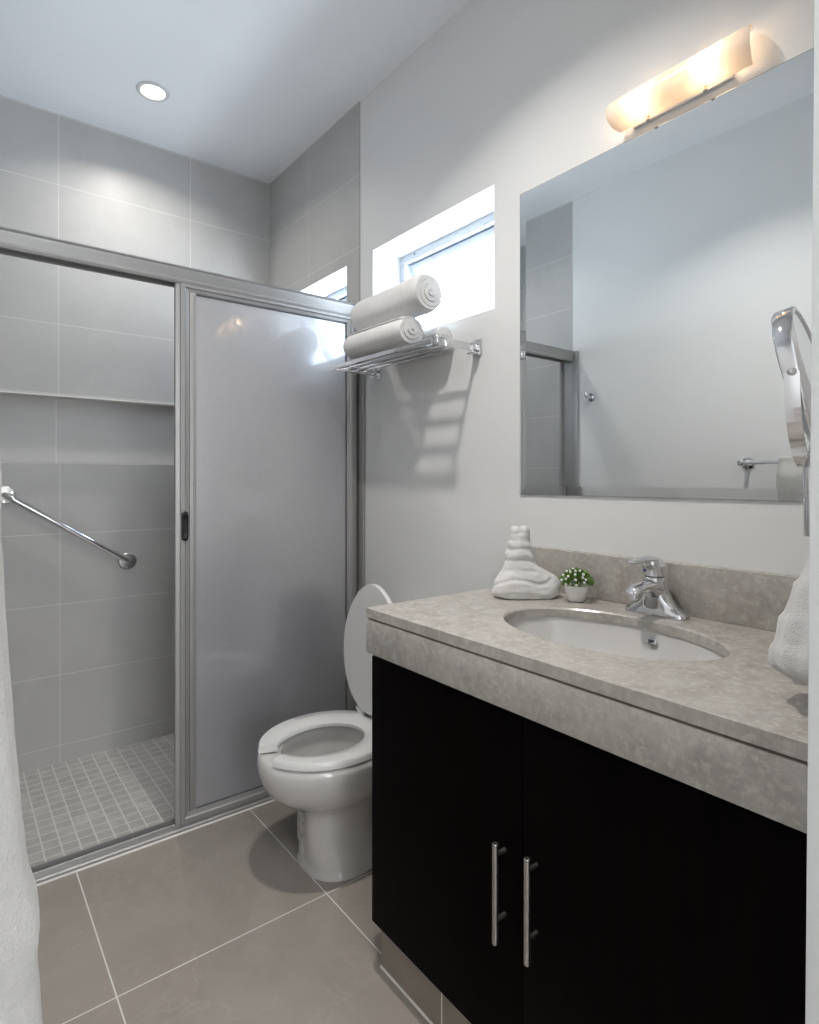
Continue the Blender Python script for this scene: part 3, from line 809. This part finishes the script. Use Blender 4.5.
# rolled towels: a spiral ribbon of cloth swept along the shelf
def roll(xa, xb, y, z, R, turns, seed, lab, squash=1.0, phase=0.0):
    bm = nb(); n = int(turns*30); th_ = R/(turns+.6)*.94
    def prof(sc, s):
        A = []; B = []
        for k in range(n+1):
            a = phase+k*2*PI/30; q = k/n; r = (.008+(R-.008)*q)*sc
            wob = 1+.03*math.sin(2*a+seed)+.02*math.sin(3*a+seed*2)
            tt = (R-.008)/turns*sc; cut = tt*.72*(1-min(1, (n-k)/12))
            for Lst, rr in ((A, r-cut), (B, max(r-tt*.89, .001))):
                Lst.append((rr*math.cos(a)*wob, rr*math.sin(a)*wob*squash))
        return A+list(reversed(B))
    rings = []; m_ = 34
    for i in range(m_+1):
        u = i/m_; xx = xa+(xb-xa)*u; e = min(u, 1-u)*(xb-xa)
        sc = 1-.10*(1-smoothstep(0, .02, e)); 
        pr = prof(sc, u)
        rr_z = Vector((0, 0, 0))
        ring_ = []
        for k, (a, b) in enumerate(pr):
            q = min(k, len(pr)-1-k)/n
            bulge = (.010*(1-min(1, q*1.3)))*(1 if u > .5 else -1)*smoothstep(.9, 1.0, max(u, 1-u))
            nn = noise.noise(Vector((xx*7, a*22, b*22+seed)))*.045+noise.noise(Vector((xx*26, a*60, b*60+seed)))*.012
            ring_.append(Vector((xx+bulge, y+a*(1+nn), z+b*(1+nn)+.003*math.sin(xx*11+seed))))
        rings.append(ring_)
    loft(bm, rings, True, True)
    o = obj('rolled_towel', bm, M['towel'], None, 50, org=((xa+xb)/2, y, z))
    tag(o, lab, 'towel', 'rolled towels on the chrome shelf')
RZ = rz+.006
roll(X(-1.885), X(-1.535), -.168, RZ+.059, .066, 3.3, 1.0, 'white rolled towel lying at the front of the chrome shelf, under the topmost roll', .90, .4)
roll(X(-1.86), X(-1.500), -.052, RZ+.047, .049, 3.0, 2.3, 'white rolled towel at the back of the shelf against the wall, only its end showing', .93, 1.3)
roll(X(-1.88), X(-1.485), -.128, RZ+.174, .073, 3.6, 4.1, 'topmost white rolled towel, resting on the other rolls', 1.0, 2.2)

# ================================================================== THINGS ON THE RIGHT WALL
# magnifying mirror on a wall arm
mxp, myp = X(-.299), Y(.93)
t = thing('magnifying_mirror', 'round chrome magnifying mirror on a swivel arm at the right edge', 'mirror', (mxp, myp, 1.2))
Rv = Vector((math.sin(YAW), math.cos(YAW), 0)); Fv = fwd.copy()
rayd = (Vector((mxp, myp, 0))-Vector((CAM.x, CAM.y, 0))).normalized(); rgt = Vector((rayd.y, -rayd.x, 0))
# pole
bm = nb(); lathe(bm, [(.0075, 0), (.0085, .002), (.0085, .055), (.0095, .056), (.0095, .096), (.012, .098), (.0125, .104), (.009, .108)], (mxp, myp, 1.143), (0, 0, 1), 28); obj('pole', bm, M['chrome'], t)
# folding arm to the wall
bm = nb(); tube(bm, [(mxp, myp, 1.195), (mxp+.035, myp+.05, 1.195), (XR-.008, myp+.035, 1.195)], .006, 12); obj('arm', bm, M['chrome'], t, 60)
bm = nb(); lathe(bm, [(.03, 0), (.03, .004), (.022, .010), (.01, .012)], (XR, myp+.035, 1.195), (-1, 0, 0), 28); obj('wall_plate', bm, M['chrome'], t)
# disc: normal leans right and up, turned a little towards the viewer
nrm = (rgt*.95-rayd*.15+Vector((0, 0, .24))).normalized()
piv = (rayd-nrm*rayd.dot(nrm)).normalized()     # pivot axis lies in the disc, along the line of sight
tilt = piv.cross(nrm).normalized()
if tilt.z < 0: tilt = -tilt
RD = .102
dc_ = Vector((mxp, myp, 1.358))+rgt*-.003
def disc(prof, n=56):
    bm = nb(); loft(bm, [[dc_+nrm*h+(piv*math.cos(q*2*PI/n)+tilt*math.sin(q*2*PI/n))*max(r, 1e-5) for q in range(n)] for r, h in prof], False, False); return bm
rim = obj('rim', disc([(RD-.006, -.011), (RD-.002, -.0125), (RD, -.010), (RD, .010), (RD-.002, .0125), (RD-.007, .0125), (RD-.008, .010)]), M['chrome'], t, 40)
obj('glass', disc([(RD-.008, .0102), (0, .0085)]), M['mirror'], rim, label='round magnifying glass'); obj('back_glass', disc([(RD-.006, -.0105), (0, -.009)]), M['mirror'], rim)
# yoke
bm = nb(); rings = []; nY = 36; RY = RD+.006
for k in range(nY+1):
    a = PI*k/nY; rad = piv*math.cos(a)*RY*-1+Vector((0, 0, -1))*math.sin(a)*(RY+.01)
    c0 = dc_+rad; out = rad.normalized(); w_ = .0085; sd = rgt
    rings.append([c0-sd*w_, c0+sd*w_, c0+sd*w_+out*.003, c0-sd*w_+out*.003])
loft(bm, rings); obj('yoke', bm, M['chrome'], t, 40)
for s_ in (-1, 1):
    bm = nb(); lathe(bm, [(.003, -.010), (.0045, -.004), (.0055, .003), (.0045, .007), (.002, .009)], dc_+piv*s_*(RD+.006), piv*s_, 16); obj('pivot_knob', bm, M['chrome'], t)

# hand towel hanging in a cone
hx, hy = X(-.288), Y(.95)
t = thing('hanging_hand_towel', 'white hand towel gathered and hanging over the counter at the right edge', 'towel', (hx, hy, .93))
bm = nb(); n = 72; rings = []
ztop, zbot = 1.140, .934
for i in range(30):
    u = i/29; z = ztop+(zbot-ztop)*u
    R = .011+.046*smoothstep(-.15, .86, u)-.030*smoothstep(.88, 1.0, u)
    for q in range(3): R += .0042*smoothstep(.30+.22*q-.01, .30+.22*q+.015, u)*(1-.5*smoothstep(.30+.22*q, .30+.22*q+.2, u))
    r = []
    for k in range(n):
        a = k*2*PI/n; pl = 1+(.05+.07*u)*(abs(math.sin(a*4.5+1.2+u*.8))-.5)*min(1, u*3)+.04*u*math.sin(a*3)
        r.append(Vector((hx+R*pl*math.cos(a), hy+R*pl*math.sin(a), z-.006*u*math.cos(a*2+.6))))
    rings.append(r)
rin = [[Vector((hx+(p.x-hx)*.9, hy+(p.y-hy)*.9, p.z+.003)) for p in rings[-1]], [Vector((hx+(p.x-hx)*.55, hy+(p.y-hy)*.55, p.z+.02)) for p in rings[-1]]]
loft(bm, rings+rin, True, True); displace(bm, .0014, 30, 5)
obj('cloth', bm, M['towel'], t, 80)
bm = nb(); tube(bm, [(hx, hy, 1.128), (hx+.02, hy, 1.136), (XR-.004, hy, 1.15)], .004, 10); lathe(bm, [(.016, 0), (.015, .006), (.006, .01)], (XR, hy, 1.15), (-1, 0, 0), 20)
o = obj('towel_hook', bm, M['chrome'], None, org=(XR, hy, 1.15)); tag(o, 'small chrome wall hook holding the gathered hand towel', 'hook')

# ================================================================== OPPOSITE WALL (seen in the mirror) AND NEAR TOWEL
bx0, bx1, bz, by = X(-1.152), X(-.42), 1.295, YO+.068
t = thing('towel_bar', 'chrome towel bar on the opposite wall, seen in the mirror', 'towel bar', ((bx0+bx1)/2, YO, bz))
bm = nb(); tube(bm, [(bx0, by, bz), (bx1, by, bz)], .008, 14); obj('bar', bm, M['chrome'], t)
for xx in (bx0, bx1):
    bm = nb(); lathe(bm, [(.026, 0), (.026, .006), (.020, .010), (.010, .012), (.010, .06), (.013, .062), (.013, .080), (.009, .083)], (xx, YO, bz), (0, 1, 0), 24); obj('post', bm, M['chrome'], t)
t = thing('robe_hook', 'small chrome robe hook on the opposite wall, seen in the mirror', 'hook', (X(-1.969), YO, 1.68))
bm = nb(); lathe(bm, [(.022, 0), (.022, .006), (.016, .010), (.008, .012), (.008, .03)], (X(-1.969), YO, 1.68), (0, 1, 0), 24); obj('base', bm, M['chrome'], t)
bm = nb(); tube(bm, [(X(-1.969), YO+.025, 1.68), (X(-1.969), YO+.045, 1.672), (X(-1.969), YO+.055, 1.685), (X(-1.969), YO+.058, 1.703)], .006, 12); obj('peg', bm, M['chrome'], t, 60)

# thick bath towel draped over the bar; its near edge fills the left border
def drape(xa, xb, zbot_f, zbot_b, top, name, lab, seed):
    """cross-section in y/z folded over the bar, swept in x"""
    path = []      # outer surface
    def yf_(z):    # front surface bulge
        return by+.018+.039*smoothstep(top, top-.09, z)+.030*smoothstep(1.19, .62, z)+.006*math.exp(-((z-.875)/.022)**2)
    zs = [zbot_f+(top-.012-zbot_f)*k/44 for k in range(45)]
    for z in zs: path.append((yf_(z), z))
    path += [(by+.019, top-.004), (by+.008, top+.003), (by-.006, top+.003), (by-.014, top-.006)]
    for k in range(30):
        z = top-.02+(zbot_b-top+.02)*k/29; path.append((by-.018-.022*smoothstep(top, top-.2, z), z))
    back = list(reversed([(min(max(y_, by-.02), by+.010) if z_ > top-.03 else by-.006+.0*z_, z_-.0) for y_, z_ in path[:45]]))
    prof = path+[(by-.012, zbot_b), (by-.012, top-.04), (by+.0, top-.012), (by+.010, top-.04)]+[(by+.012, zbot_f)]
    bm = nb(); rings = []; m_ = 40
    for i in range(m_+1):
        u = i/m_; x = xa+(xb-xa)*u; e = min(u, 1-u)*(xb-xa)
        rnd_ = smoothstep(0, .020, e)
        r = []
        for y_, z_ in prof:
            yy = by+(y_-by)*(.62+.38*rnd_)
            yy += .0045*math.sin(x*38+seed+z_*3)*smoothstep(top-.03, top-.25, z_)*(1 if y_ > by else .3)
            r.append(Vector((x, yy, z_+.004*math.sin(x*20+seed))))
        rings.append(r)
    loft(bm, rings)
    bmesh.ops.triangulate(bm, faces=[f for f in bm.faces if len(f.verts) > 4])
    displace(bm, .0009, 90, seed)
    for v in bm.verts: v.co.y = max(v.co.y, YO+.006)
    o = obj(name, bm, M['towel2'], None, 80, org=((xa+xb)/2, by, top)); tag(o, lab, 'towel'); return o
drape(X(-1.00), X(-.50), .56, .62, bz+.024, 'bath_towel', 'thick white bath towel draped over the towel bar at the left edge', 1.7)
